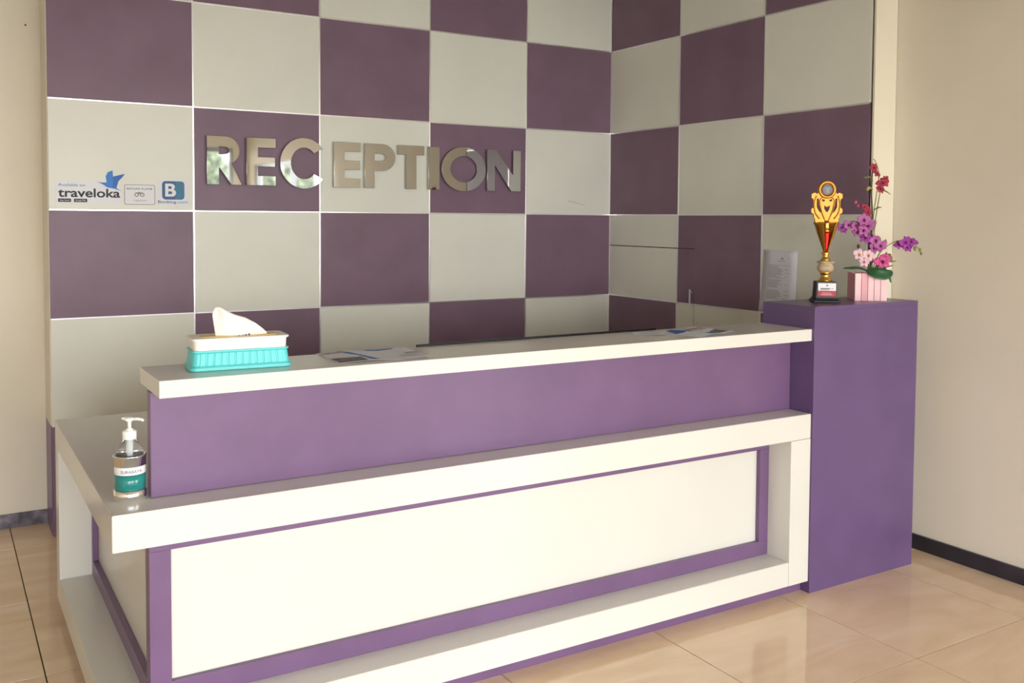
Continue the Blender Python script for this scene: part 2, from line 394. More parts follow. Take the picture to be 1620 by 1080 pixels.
# ---------------------------------------------------------------- RECEPTION letters
def arc(cx, cy, rx, ry, a0, a1, n):
    return [(cx+rx*math.cos(math.radians(a0+(a1-a0)*i/n)), cy+ry*math.sin(math.radians(a0+(a1-a0)*i/n))) for i in range(n+1)]
H = .235; K = .046; ST = .057
def lE(wd): return [[(0, 0), (wd, 0), (wd, K), (ST, K), (ST, H/2-K/2), (wd*.97, H/2-K/2), (wd*.97, H/2+K/2), (ST, H/2+K/2), (ST, H-K), (wd, H-K), (wd, H), (0, H)]]
def lR(wd):
    rr = .068
    o = [(0, 0), (ST, 0), (ST, .088), (.118, 0), (wd, 0), (.118, .103)]+arc(wd-.078, H-rr, .068, rr, -60, 90, 14)+[(0, H)]
    return [o, [(ST, H-.05), (ST, H-.088)]+arc(wd-.082, H-.069, .022, .019, -90, 90, 8)]
def lC(wd):
    rx, ry = wd/2, .129; cx, cy = wd/2, H/2
    return [arc(cx, cy, rx*1.0, ry, 38, 322, 40)+arc(cx, cy, rx-.055, ry-.048, 318, 42, 34)]
def lP(wd):
    o = [(0, 0), (ST*.95, 0), (ST*.95, .093)]+arc(wd-.076, H-.071, .076, .071, -90, 90, 16)+[(0, H)]
    return [o, [(ST*.95, H-.05), (ST*.95, H-.09)]+arc(wd-.082, H-.07, .028, .02, -90, 90, 8)]
def lT(wd): m = wd/2; return [[(m-.03, 0), (m+.03, 0), (m+.03, H-.05), (wd, H-.05), (wd, H), (0, H), (0, H-.05), (m-.03, H-.05)]]
def lI(wd): return [[(0, 0), (wd, 0), (wd, H), (0, H)]]
def lO(wd): return [arc(wd/2, H/2, wd/2, .124, 0, 352, 44), arc(wd/2, H/2, wd/2-.056, .124-.05, 0, 352, 44)]
def lN(wd): return [[(0, 0), (.05, 0), (.05, .15), (wd-.062, 0), (wd, 0), (wd, H), (wd-.05, H), (wd-.05, .09), (.058, H), (0, H)]]
LT = [('R', lR, -2.472, .168, 'the first letter, mirroring leafy daylight'), ('E', lE, -2.279, .147, 'the second letter, between R and C'), ('C', lC, -2.108, .250, 'the third letter, straddling a purple and a white panel'),
      ('E', lE, -1.822, .148, 'the fourth letter, on the white panel beside P'), ('P', lP, -1.649, .176, 'the fifth letter, on the white panel'), ('T', lT, -1.455, .155, 'the sixth letter, right of P'),
      ('I', lI, -1.272, .066, 'the seventh letter, on the seam between panels'), ('O', lO, -1.193, .284, 'the round eighth letter on purple'), ('N', lN, -.899, .224, 'the last letter, at the right end')]
for ch, fn, x, wd, desc in LT:
    o = shape('sign_letter', fn(wd), .020, STEEL, xf=Matrix.Translation((0, 0, 0)), bevel=.0008)
    o.location = (x, -.0135, 1.632)
    tagt(o, 'mirror-steel sign letter %s, %s' % (ch, desc), 'letter', 'letters of the reception sign')

# ---------------------------------------------------------------- stickers on the top-left white panel
YSK = -.0006
def rrect(w_, h_, r, n=5):
    return arc(w_-r, r, r, r, -90, 0, n)+arc(w_-r, h_-r, r, r, 0, 90, n)+arc(r, h_-r, r, r, 90, 180, n)+arc(r, r, r, r, 180, 270, n)
def at(x, z, y=0): return Matrix.Translation((x, y, z))
s1 = thing('sticker', 'white booking sticker with blue bird and dark lettering', 'sticker', (-3.143, YSK, 1.527), group='stickers on the white wall panel')
shape('backing', [[(0, 0), (.283, 0), (.285, .064), (.265, .082), (.165, .1065), (.005, .1065), (0, .1)]], .0008, STICK, s1)
text('writing', 'Available on', .019, BOOK2, s1, at(.014, .081, -.0008), width=.112)
text('writing', 'traveloka', .056, INK, s1, at(.013, .033, -.0008), width=.264, bold=.0012)
for x, wd, tx in ((.013, .054, 'App Store'), (.079, .056, 'Google Play')):
    bd = shape('badge', [rrect(wd, .0155, .003)], .0006, INK, s1, xf=at(x, .009, -.0008)); text('writing', tx, .010, STICK, bd, at(x+.006, .0135, -.0014), width=wd-.012)
B0 = Vector((-3.143, 1.527))
bird = [(-2.967, 1.632), (-2.949, 1.628), (-2.924, 1.629), (-2.928, 1.658), (-2.918, 1.677), (-2.898, 1.685), (-2.896, 1.657), (-2.844, 1.671), (-2.856, 1.654), (-2.873, 1.635), (-2.880, 1.616), (-2.882, 1.604), (-2.872, 1.597), (-2.858, 1.590), (-2.895, 1.601), (-2.923, 1.606), (-2.938, 1.618)]
shape('bird_emblem', [[(x-B0.x, z-B0.y) for x, z in bird]], .0006, BIRD, s1, xf=at(0, 0, -.001), label='blue flying bird emblem')
shape('bird_wing', [[(x-B0.x, z-B0.y) for x, z in [(-2.896, 1.657), (-2.846, 1.670), (-2.873, 1.635), (-2.881, 1.606), (-2.899, 1.606)]]], .0006, BIRD2, s1, xf=at(0, 0, -.0016), label='darker blue wing')
s2 = thing('sticker', 'small pale framed sticker with grey round-eyed emblem', 'sticker', (-2.848, YSK, 1.527), group='stickers on the white wall panel')
shape('border', [rrect(.138, .095, .009)], .0008, INKG, s2)
shape('backing', [rrect(.132, .089, .007)], .0006, STICK, s2, xf=at(.003, .003, -.0006))
text('writing', 'BEDGAR KLAMB', .0135, INK, s2, at(.011, .071, -.0013), width=.114)
shape('emblem', [arc(.055, .047, .0105, .0095, 0, 350, 16), arc(.055, .047, .006, .005, 0, 350, 12)], .0006, INKG, s2, xf=at(0, 0, -.0013))
shape('emblem', [arc(.080, .047, .0105, .0095, 0, 350, 16), arc(.080, .047, .006, .005, 0, 350, 12)], .0006, INKG, s2, xf=at(0, 0, -.0013))
shape('emblem', [[(.045, .056), (.0675, .0605), (.09, .056), (.0675, .050)]], .0006, INKG, s2, xf=at(0, 0, -.0013))
text('writing', 'tripadvisor', .012, INKG, s2, at(.040, .017, -.0013), width=.062)
s3 = thing('sticker', 'pale sticker with blue rounded square and white letter B', 'sticker', (-2.700, YSK, 1.526), group='stickers on the white wall panel')
shape('backing', [rrect(.147, .124, .006)], .0008, STICK, s3)
sq = shape('blue_square', [rrect(.103, .088, .016)], .0006, BOOK, s3, xf=at(.022, .028, -.0008))
shape('square_side', [[(.082, .0285), (.108, .0285), (.1235, .042), (.1235, .102), (.108, .1155), (.085, .1155)]], .0004, BOOK2, s3, xf=at(0, 0, -.0013))
shape('letter_b', [[(0, 0), (.032, 0)]+arc(.032, .018, .018, .018, -80, 60, 8)+arc(.029, .047, .016, .015, -50, 90, 8)+[(0, .062)], [(.014, .012), (.014, .025), (.029, .025), (.033, .0185), (.029, .012)], [(.014, .037), (.014, .050), (.027, .050), (.031, .0435), (.027, .037)]], .0006, STICK, s3, xf=at(.036, .042, -.0018), label='white letter B')
shape('dot', [rrect(.011, .011, .003)], .0006, BIRD, s3, xf=at(.095, .042, -.0018))
text('writing', 'Booking', .019, BOOK, s3, at(.003, .0105, -.0008), width=.084, bold=.0002)
text('writing', '.com', .019, BIRD, s3, at(.088, .0105, -.0008), width=.052)

# ---------------------------------------------------------------- paper notice on the right cladding, above the cabinet
nt_ = thing('paper_notice', 'white printed paper notice taped to the white panel behind the trophy', 'paper', (-.004, -1.37, 1.16))
bm = bmesh.new(); N = 12; grid = []
for j in range(N+1):
    t = j/N; row = []
    for i in range(5):
        s = i/4
        row.append(bm.verts.new((-.0012-.022*t**2.2*(1-s*.7)-.002*math.sin(3*t*math.pi)*t, -1.297-.222*s+.012*t*(1-.2*s), 1.326-.317*t-.003*s)))
    grid.append(row)
for j in range(N):
    for i in range(4): bm.faces.new((grid[j][i], grid[j][i+1], grid[j+1][i+1], grid[j+1][i])).smooth = True
pp = fin(bm, 'sheet', PAPER, nt_, True, smooth=True)
sm = pp.modifiers.new('s', 'SOLIDIFY'); sm.thickness = .0004
bm = bmesh.new()
def pos(s, t): return Vector((-.0012-.022*t**2.2*(1-s*.7)-.002*math.sin(3*t*math.pi)*t-.0007, -1.297-.222*s+.012*t*(1-.2*s), 1.326-.317*t-.003*s))
def line(s0, s1, t, h=.006):
    a, b, c, d = pos(s0, t), pos(s1, t), pos(s1, t+h), pos(s0, t+h)
    bm.faces.new([bm.verts.new(v) for v in (a, b, c, d)])
random.seed(3)
line(.52, .6, .12, .022); line(.46, .66, .165, .008)
line(.16, .78, .235, .005)
t = .255
while t < .78:
    if t < .44 or .46 < t < .6 or .62 < t:
        line(.17, random.uniform(.4, .62), t, .006)
        if random.random() < .4: line(.66, random.uniform(.72, .85), t, .005)
    t += .0165
fin(bm, 'print', INKG, nt_, True)

# ---------------------------------------------------------------- leaflets on the counter
ZT_ = 1.0495
def leaflet(name, label, loc, rz, w_, h_, prints, n=3, group='leaflets on the raised counter'):
    r = thing(name, label, 'leaflet', loc, rz, group)
    pw = w_/n
    for k in range(n):
        bm = bmesh.new()
        za = .0006+(.0035 if k % 2 else .0); zb = .0006+(.0 if k % 2 else .0035)
        if k == 0: za = .0006
        v = [bm.verts.new(p) for p in ((-w_/2+pw*k, -h_/2, za), (-w_/2+pw*(k+1), -h_/2, zb), (-w_/2+pw*(k+1), h_/2, zb), (-w_/2+pw*k, h_/2, za))]
        bm.faces.new(v)
        pg = fin(bm, 'page', PAPER, r); md = pg.modifiers.new('s', 'SOLIDIFY'); md.thickness = .0004
        for (kk, poly, m) in prints:
            if kk != k: continue
            bm = bmesh.new()
            def q(s, t): return (-w_/2+pw*(k+s), -h_/2+h_*t, za+(zb-za)*s+.0007)
            bm.faces.new([bm.verts.new(q(*p)) for p in poly]); fin(bm, 'print', m, pg)
    return r
leaflet('leaflet', 'unfolded tri-fold leaflet with photos and a blue stripe, right of the tissue box', (-2.463, -2.049, ZT_), math.radians(-3.2), .292, .222,
        [(0, [(.06, .02), (.98, .02), (.98, .36), (.05, .42)], DARKP), (0, [(.04, .8), (.9, .84), (.9, .93), (.04, .93)], BROWNP),
         (0, [(.62, .97), (.84, .97), (1.0, .78), (1.0, .50)], BLUE), (1, [(0, .5), (0, .78), (.40, .10), (.18, .08)], BLUE),
         (1, [(.6, .90), (1, .88), (1, .99), (.6, .99)], BLUE), (2, [(0, .88), (.55, .92), (.55, .99), (0, .99)], BLUE),
         (2, [(.2, .3), (.9, .3), (.9, .32), (.2, .32)], INKG), (2, [(.55, .42), (1., .42), (1., .52), (.55, .52)], INKG), (2, [(.2, .22), (.7, .22), (.7, .24), (.2, .24)], INKG)])
leaflet('leaflet', 'leaflet with blue swoosh and brown photo near the purple cabinet', (-1.155, -2.068, ZT_), math.radians(14), .235, .19,
        [(0, [(.0, .55), (.5, .95), (1, .97), (1, .6), (.6, .55)], BLUE2), (1, [(0, .62), (0, .97), (.6, .7), (.5, .55)], BLUE2),
         (1, [(.6, .7), (1, .72), (1, .93), (.8, .96)], BROWNP), (2, [(0, .7), (.8, .6), (.95, .85), (0, .95)], BROWNP),
         (1, [(.3, .1), (1, .1), (1, .3), (.4, .3)], BLUE), (2, [(0, .1), (.9, .1), (.9, .45), (0, .35)], DARKP)])
leaflet('leaflet', 'small pale lavender card lying left of the blue leaflet', (-1.352, -2.03, ZT_), math.radians(-35), .12, .085,
        [(0, [(.2, .3), (.8, .3), (.8, .6), (.2, .6)], mat('lavender_print', 'b9b6cf', .6, noise_amt=.03))], n=1)

# ---------------------------------------------------------------- tissue box
tb = thing('tissue_box', 'aqua ribbed tissue box with ivory lid on the left end of the counter', 'tissue box', (-2.880, -2.060, 1.0494), math.radians(-4.3))
def ring(bm, hx, hy, r, z, n=14, wob=None):
    pts = []
    def side(x0, y0, x1, y1, m):
        for i in range(m): pts.append((x0+(x1-x0)*i/m, y0+(y1-y0)*i/m))
    NF, NS = 96, 36
    side(-hx+r, -hy, hx-r, -hy, NF)
    pts.extend(arc(hx-r, -hy+r, r, r, -90, 0, 6)[:-1]); side(hx, -hy+r, hx, hy-r, NS)
    pts.extend(arc(hx-r, hy-r, r, r, 0, 90, 6)[:-1]); side(hx-r, hy, -hx+r, hy, NF)
    pts.extend(arc(-hx+r, hy-r, r, r, 90, 180, 6)[:-1]); side(-hx, hy-r, -hx, -hy+r, NS)
    pts.extend(arc(-hx+r, -hy+r, r, r, 180, 270, 6)[:-1])
    vs = []
    N_ = len(pts)
    for i, (x, y) in enumerate(pts):
        o = wob(i, N_) if wob else 0
        L_ = math.hypot(x/hx, y/hy) or 1
        nx = 0; ny = 0
        if abs(y) >= hy-1e-6: ny = math.copysign(1, y)
        elif abs(x) >= hx-1e-6: nx = math.copysign(1, x)
        vs.append(bm.verts.new((x+nx*o, y+ny*o, z)))
    return vs
def loft(bm, rings, cap0=True, cap1=True):
    for a, b in zip(rings[:-1], rings[1:]):
        n = len(a)
        for i in range(n): bm.faces.new((a[i], a[(i+1) % n], b[(i+1) % n], b[i]))
    if cap0: bm.faces.new(rings[0][::-1])
    if cap1: bm.faces.new(rings[-1])
def rib(i, n):
    return -.0015 if (i % 8) in (0, 1) else .0
bm = bmesh.new(); hx, hy = .137, .062
loft(bm, [ring(bm, hx-.002, hy-.002, .016, 0), ring(bm, hx+.003, hy+.003, .018, .003), ring(bm, hx+.002, hy+.002, .018, .010), ring(bm, hx-.003, hy-.003, .017, .015),
          ring(bm, hx-.003, hy-.003, .017, .0165, wob=rib), ring(bm, hx-.007, hy-.007, .016, .047, wob=rib), ring(bm, hx-.007, hy-.007, .016, .0485), ring(bm, hx-.004, hy-.004, .016, .052), ring(bm, hx-.004, hy-.004, .016, .056)])
fin(bm, 'tray', TEAL, tb, label='aqua ribbed lower tray')
bm = bmesh.new()
loft(bm, [ring(bm, hx-.010, hy-.010, .015, .0563), ring(bm, hx-.009, hy-.009, .015, .082), ring(bm, hx-.004, hy-.004, .016, .084), ring(bm, hx-.003, hy-.003, .016, .089), ring(bm, hx-.006, hy-.006, .015, .0905), ring(bm, hx-.012, hy-.012, .012, .0895)])
fin(bm, 'lid', IVORY, tb, label='ivory lid')
bm = bmesh.new()
loft(bm, [ring(bm, .105, .028, .012, .0897), ring(bm, .105, .028, .012, .0912), ring(bm, .102, .026, .010, .0914)])
fin(bm, 'opening_film', YEL, tb, label='yellowish printed film around the slot')
NAVY = mat('navy_print', '2b2a66', .5, noise_amt=.05)
for x_, w_2 in ((-.004, .006), (.006, .005), (.013, .008), (.023, .006)):
    shape('print', [arc(x_+w_2/2, 0, w_2/2, .006, 0, 330, 10)], .0006, NAVY, tb, xf=Matrix.Translation((0, -.024, .0935)) @ Matrix.Rotation(math.radians(-50), 4, 'X'))
# the tissue itself: pleated sheet standing out of the slot
bm = bmesh.new(); NU, NV = 40, 14; rows = []
prof = [(0, .062), (.04, .078), (.10, .082), (.16, .079), (.26, .068), (.40, .059), (.60, .049), (.80, .031), (.92, .016), (1, .004)]
def hprof(u):
    for (a, ha), (b, hb) in zip(prof[:-1], prof[1:]):
        if a <= u <= b: k = (u-a)/(b-a); return ha+(hb-ha)*k
    return .004
for ly in (-1, 1):
    rows = []
    for i in range(NU+1):
        u = i/NU; r = []
        for j in range(NV+1):
            v = j/NV
            x = -.071+.150*u+(.006-.012*u)*v*0
            y = -.012+ly*(.013*(1-v)**.7*math.sin(math.pi*min(1, u*1.02+.04))+.001)+.007*math.sin(u*9+v*2)*v*(1-u)+.004*math.sin(u*23)*v*(1-u)
            r.append(bm.verts.new((x+.007*(1-v)*(1 if u < .1 else 0)*(1-u*10), y, .091+hprof(u)*v*(1 if ly < 0 else .93))))
        rows.append(r)
    for i in range(NU):
        for j in range(NV): bm.faces.new((rows[i][j], rows[i+1][j], rows[i+1][j+1], rows[i][j+1])).smooth = True
ts = fin(bm, 'tissue', TISSUE, tb, label='crumpled white tissue sticking up')
sm = ts.modifiers.new('s', 'SOLIDIFY'); sm.thickness = .0008

# ---------------------------------------------------------------- hand sanitiser bottle
bt = thing('sanitizer_bottle', 'pump bottle of teal hand sanitiser in a chrome holder on the ledge corner', 'bottle', (-3.1755, -2.078, .7156))
R_ = .0415
bm = bmesh.new(); lathe(bm, [(R_-.002, 0), (R_, .001), (R_, .029), (R_-.0015, .030), (R_-.004, .030)], 40); fin(bm, 'lower_ring', CHROME, bt, label='chrome lower band')
bm = bmesh.new(); lathe(bm, [(R_-.004, .0302), (R_-.0025, .031), (R_-.0025, .072), (R_-.004, .0725)], 40); fin(bm, 'gel', LIQ, bt, label='teal gel seen through the bottle')
bm = bmesh.new(); lathe(bm, [(R_-.0018, .0735), (R_-.0018, .0925)], 40, a0=math.radians(200), a1=math.radians(345))
lb = fin(bm, 'paper_label', STICK, bt, label='white label with dark lettering')
def curved_text(s, size, z, rad, a0, m, par):
    cu = bpy.data.curves.new('writing', 'FONT'); cu.body = s; cu.size = size
    to = bpy.data.objects.new('writing', cu); me = bpy.data.meshes.new_from_object(to); bpy.data.objects.remove(to)
    for v in me.vertices:
        a = a0+v.co.x/rad; v.co = Vector((rad*math.cos(a), rad*math.sin(a), z+v.co.y))
    me.materials.clear(); me.materials.append(m)
    return link('writing', me, par)
curved_text('SURABAYA', .0115, .079, R_-.0012, math.radians(226), INK, lb)
bm = bmesh.new(); lathe(bm, [(R_-.004, .0728), (R_-.0024, .0732), (R_-.0024, .0932), (R_-.004, .0935)], 40); fin(bm, 'middle_band', PLASTW, bt)
bm = bmesh.new(); lathe(bm, [(R_-.003, .094), (R_, .095), (R_, .119), (R_+.0015, .120), (R_+.0015, .122), (R_-.001, .123), (R_-.004, .121), (R_-.004, .118)], 40); fin(bm, 'upper_ring', CHROME, bt, label='chrome upper band')
bm = bmesh.new(); lathe(bm, [(R_-.006, .118), (R_-.006, .128), (R_-.010, .140), (R_-.018, .150), (.019, .155), (.0165, .160), (.0165, .163)], 40); g_ = fin(bm, 'shoulder', GLASS, bt, smooth=True, label='clear plastic shoulder')
bm = bmesh.new(); lathe(bm, [(.006, .119), (.0075, .125), (.0085, .150), (.0085, .1625)], 20); fin(bm, 'dip_tube', mat('frosted_tube', 'dfe3e2', .4, noise_amt=.02), bt)
bm = bmesh.new(); lathe(bm, [(.0165, .1635), (.018, .1645), (.018, .184), (.0165, .186), (.010, .187), (.0095, .190), (.006, .192), (.005, .194)], 30); fin(bm, 'collar', PLASTW, bt)
bm = bmesh.new(); lathe(bm, [(.005, .1942), (.005, .209), (.010, .213), (.0125, .2145), (.0125, .219), (.009, .2215), (.001, .222)], 24)
tube(bm, [(.006, -.004, .217), (.020, -.012, .2175), (.030, -.018, .2155), (.033, -.020, .212)], .0048, 10, r1=.003)
tube(bm, [(-.008, .004, .2175), (-.018, .010, .2180)], .0045, 10, r1=.003)
pmp = fin(bm, 'pump_head', PLASTW, bt, label='white pump head')
pmp.data.transform(Matrix.Rotation(math.radians(-2), 4, 'Z'))

# ---------------------------------------------------------------- trophy
VR = math.radians(-31.3)
tr = thing('trophy', 'gold trophy cup with red inset on a black plinth, on the purple cabinet', 'trophy', (-.452, -2.072, ZCB+.0002), VR)
th = Matrix.Rotation(math.radians(-7), 4, 'Z')
bm = bmesh.new(); addbox(bm, -.054, .054, -.054, .054, 0, .010, bev=.002); addbox(bm, -.047, .047, -.047, .047, .0102, .018, bev=.003)
o = fin(bm, 'foot', BLACK, tr); o.data.transform(th)
bm = bmesh.new()
v0 = [(-.043, -.043), (.043, -.043), (.043, .043), (-.043, .043)]
a = [bm.verts.new((x, y, .0182)) for x, y in v0]; b = [bm.verts.new((x*.93, y*.93, .086)) for x, y in v0]
bm.faces.new(a[::-1]); bm.faces.new(b)
for i in range(4): bm.faces.new((a[i], a[(i+1) % 4], b[(i+1) % 4], b[i]))
bmesh.ops.bevel(bm, geom=bm.edges[:], offset=.002, segments=2, affect='EDGES')
o = fin(bm, 'plinth', BLACK, tr, label='black square plinth'); o.data.transform(th)
pl = box('plaque', STICK, (-.036, .036, -.0438, -.0425, .026, .080), tr, world=False, bev=.0004, label='white and red plaque'); pl.data.transform(th)
o = box('red_band', REDL, (-.036, .036, -.0446, -.0439, .026, .049), pl, world=False, bev=.0002); o.data.transform(th)
for x0_, x1_, z0_, z1_, m_, yy in ((-.026, .012, .056, .0595, INK, -.0443), (.015, .027, .0565, .059, INKG, -.0443), (-.027, .008, .0515, .0545, INKG, -.0443), (-.020, .018, .039, .0405, OPALE, -.0451), (-.024, .022, .032, .0345, OPALE, -.0451)):
    o = box('print', m_, (x0_, x1_, yy-.0002, yy+.0004, z0_, z1_), pl, world=False, bev=0); o.data.transform(th)
o = shape('emblem', [arc(0, .071, .005, .005, 0, 330, 8)], .0006, INKG, pl, xf=th @ Matrix.Translation((0, -.0443, 0)))
bm = bmesh.new(); lathe(bm, [(.028, .0865), (.029, .090), (.023, .094), (.019, .104), (.018, .110), (.021, .118), (.025, .124)], 32); fin(bm, 'lower_stem', GOLD, tr, smooth=True)
bm = bmesh.new(); lathe(bm, [(.024, .1242), (.031, .130), (.034, .138), (.033, .148), (.027, .156), (.026, .160), (.034, .162), (.036, .166), (.034, .169), (.022, .1705)], 36); fin(bm, 'marble_bulb', MARBLE, tr, smooth=True, label='cream marbled bulb')
bm = bmesh.new(); lathe(bm, [(.021, .1708), (.018, .178), (.0135, .185), (.0125, .195), (.017, .202), (.014, .208)], 28); fin(bm, 'neck', GOLD, tr, smooth=True)
bm = bmesh.new(); lathe(bm, [(.008, .2082), (.010, .222), (.016, .250), (.020, .280), (.0215, .290)], 24); fin(bm, 'inner_cup', RED, tr, label='red metallic cone')
for sgn in (0, 1):
    bm = bmesh.new()
    for k in range(3):
        ac = math.radians(180*sgn-44+44*k)
        lathe(bm, [(.0095, .208), (.013, .218), (.024, .250), (.037, .285), (.044, .310), (.050, .324), (.053, .328), (.050, .331), (.041, .312), (.034, .288), (.0215, .252), (.0115, .220), (.0095, .208)], 5, a0=ac-math.radians(18), a1=ac+math.radians(18))
    fin(bm, 'cup_wing', GOLD, tr, smooth=True, label='gold fluted cup wing')
bm = bmesh.new(); lathe(bm, [(.0215, .2905), (.022, .296), (.019, .300), (.019, .322), (.021, .327), (.012, .332), (.009, .338)], 28); fin(bm, 'upper_stem', GOLD, tr, smooth=True)
k = .00266
def P(l): return [(x*k, (479-v)*k) for x, v in l]
right = [(5, 369), (8, 364), (13, 362), (15, 358), (18, 354), (18, 350), (20, 346), (20, 342), (24, 340), (24, 334), (21, 332), (21, 319), (24, 317), (24, 311), (19, 309), (15, 311), (14, 309)]
top = [(14*math.cos(math.radians(a)), 304-14*math.sin(math.radians(a))) for a in range(-10, 191, 12)]
outl = P(right+top+[(-x, v) for x, v in right[::-1]])
holes = []
for sx in (1, -1):
    holes.append(P([(sx*x, v) for x, v in [(13, 318), (16, 317), (16, 331), (13, 337), (9, 341), (8, 338), (12, 329)]]))
    holes.append(P([(sx*x, v) for x, v in [(3, 320), (8, 318), (8, 322), (4, 323)]]))
holes.append(P([(-5, 328), (0, 331), (5, 328), (4, 335), (0, 340), (-4, 335)]))
orn = shape('ornament', [outl]+holes, .006, ORNG, tr, bevel=.0012, label='openwork gold ornament plate')
for sx in (-1, 1):
    bm = bmesh.new(); tube(bm, spline([(sx*.030, -.005, .345), (sx*.048, -.006, .370), (sx*.053, -.006, .41), (sx*.044, -.006, .44)], 5), .0035, 6, r1=.002)
    tube(bm, spline([(sx*.008, -.006, .34), (sx*.022, -.007, .375), (sx*.030, -.006, .42), (sx*.014, -.006, .436)], 5), .0026, 6, r1=.0018)
    fin(bm, 'scroll', ORNG, orn, smooth=True)
bm = bmesh.new(); lathe(bm, [(.0375, -.004), (.0375, .003), (.033, .005), (.023, .003), (.0222, -.001)], 36)
o = fin(bm, 'medal_rim', ORNG, orn, smooth=True); o.data.transform(Matrix.Translation((0, -.0045, (479-304)*k)) @ Matrix.Rotation(math.radians(90), 4, 'X'))
bm = bmesh.new(); lathe(bm, [(.0215, 0), (.0215, .002), (.020, .003), (.001, .003)], 32)
o = fin(bm, 'medal', SILVER, orn, label='silver round medal'); o.data.transform(Matrix.Translation((0, -.0045, (479-304)*k)) @ Matrix.Rotation(math.radians(90), 4, 'X'))
shape('medal_mark', [[(-.012, .010), (.012, .010), (.012, .004), (.005, .004), (.005, -.014), (-.005, -.014), (-.005, .004), (-.012, .004)]], .0008, INKG, orn, xf=Matrix.Translation((0, -.0082, (479-304)*k)))

# ---------------------------------------------------------------- orchids in a pink slatted pot
vs = thing('orchid_arrangement', 'artificial orchids in purple, pink and red in a pink slatted pot, right of the trophy', 'flower pot', (-.208, -2.088, ZCB+.0002), VR)
q = .00269
tv = Matrix.Rotation(math.radians(-6), 4, 'Z'); s_ = .0655
bm = bmesh.new(); addbox(bm, -s_+.006, s_-.006, -s_+.006, s_-.006, 0, .100, bev=.002)
pot = fin(bm, 'pot', PINKB, vs, label='square pink wooden pot'); pot.data.transform(tv)
NS = 5; sw = 2*s_/NS
for f in range(4):
    for i in range(NS):
        bm = bmesh.new(); hh = .1145+random.uniform(-.002, .002)
        addbox(bm, -s_+sw*i+.0008, -s_+sw*(i+1)-.0008, -s_, -s_+.0055, 0, hh, bev=.0012)
        o = fin(bm, 'slat', PINKB if (f == 3 or i == 1) else PINKA, pot)
        o.data.transform(tv @ Matrix.Rotation(f*math.pi/2, 4, 'Z') @ Matrix.Scale(.999 if f % 2 else 1, 4, (1, 0, 0)))
def LP(u, v, d=0): return Vector(((u-1369)*q, d, (474-v)*q))
def strap(name, pts, wd, m, label=None, up=(0, -.5, .87)):
    pts = spline(pts, 6); bm = bmesh.new(); rows = []
    n = len(pts)
    for i, p in enumerate(pts):
        t = i/(n-1); wv = wd*(math.sin(math.pi*min(.98, t*.9+.08)))**.7
        d = (pts[min(i+1, n-1)]-pts[max(i-1, 0)]).normalized(); sd = d.cross(Vector(up)).normalized()
        nv = sd.cross(d).normalized()
        rows.append([bm.verts.new(p+sd*wv*a+nv*(abs(a)*.25*wv)) for a in (-1, -.5, 0, .5, 1)])
    for i in range(n-1):
        for j in range(4): bm.faces.new((rows[i][j], rows[i][j+1], rows[i+1][j+1], rows[i+1][j])).smooth = True
    o = fin(bm, name, m, vs, smooth=True, label=label); md = o.modifiers.new('s', 'SOLIDIFY'); md.thickness = .0012
    return o
strap('leaf', [LP(1361, 425, -.055), LP(1371, 430, -.085), LP(1385, 432, -.088), LP(1397, 427, -.080)], .025, LEAF, 'broad dark green leaf drooping over the pot front', up=(0, -.93, .35))
strap('leaf', [LP(1374, 430, 0), LP(1356, 424, -.005), LP(1342, 424, -.01), LP(1329, 424, -.015)], .010, LEAF)
strap('leaf', [LP(1376, 430, 0), LP(1392, 424, -.01), LP(1400, 432, -.015), LP(1404, 446, -.02)], .009, LEAF)
strap('leaf', [LP(1376, 430, 0), LP(1394, 424, .01), LP(1410, 419, .0)], .006, LEAF2)
strap('leaf', [LP(1378, 428, 0), LP(1396, 416, .01), LP(1415, 412, .0)], .006, LEAF2)
strap('leaf', [LP(1380, 425, 0), LP(1396, 408, .01), LP(1401, 398, .01)], .007, LEAF2)
strap('leaf', [LP(1394, 415, 0), LP(1404, 404, .01), LP(1408, 402, .01)], .010, LEAF2)
def stem(pts, r=.0022, r1=.0015, m=STEM):
    bm = bmesh.new(); tube(bm, spline(pts, 6), r, 6, r1=r1); return fin(bm, 'stem', m, vs, smooth=True)
stem([LP(1374, 432), LP(1374, 380, .005), LP(1375, 340), LP(1373, 300, .003), LP(1374, 262)], .0045, .0025)
stem([LP(1376, 432), LP(1379, 360), LP(1384, 320), LP(1388, 295)], .003, .002, LEAF2)
stem([LP(1375, 432), LP(1377, 350, .004), LP(1381, 310, .004), LP(1384, 275), LP(1378, 255), LP(1374, 251)], .0028, .0015, LEAF2)
stem([LP(1376, 430), LP(1388, 400), LP(1405, 385), LP(1420, 380), LP(1440, 384), LP(1450, 392), LP(1453, 399)], .0026, .0014, LEAF2)
stem([LP(1374, 430), LP(1372, 390), LP(1364, 360), LP(1345, 350), LP(1328, 356), LP(1322, 364)], .003, .0015)
stem([LP(1374, 345), LP(1368, 336), LP(1360, 328), LP(1348, 319)], .002, .001)
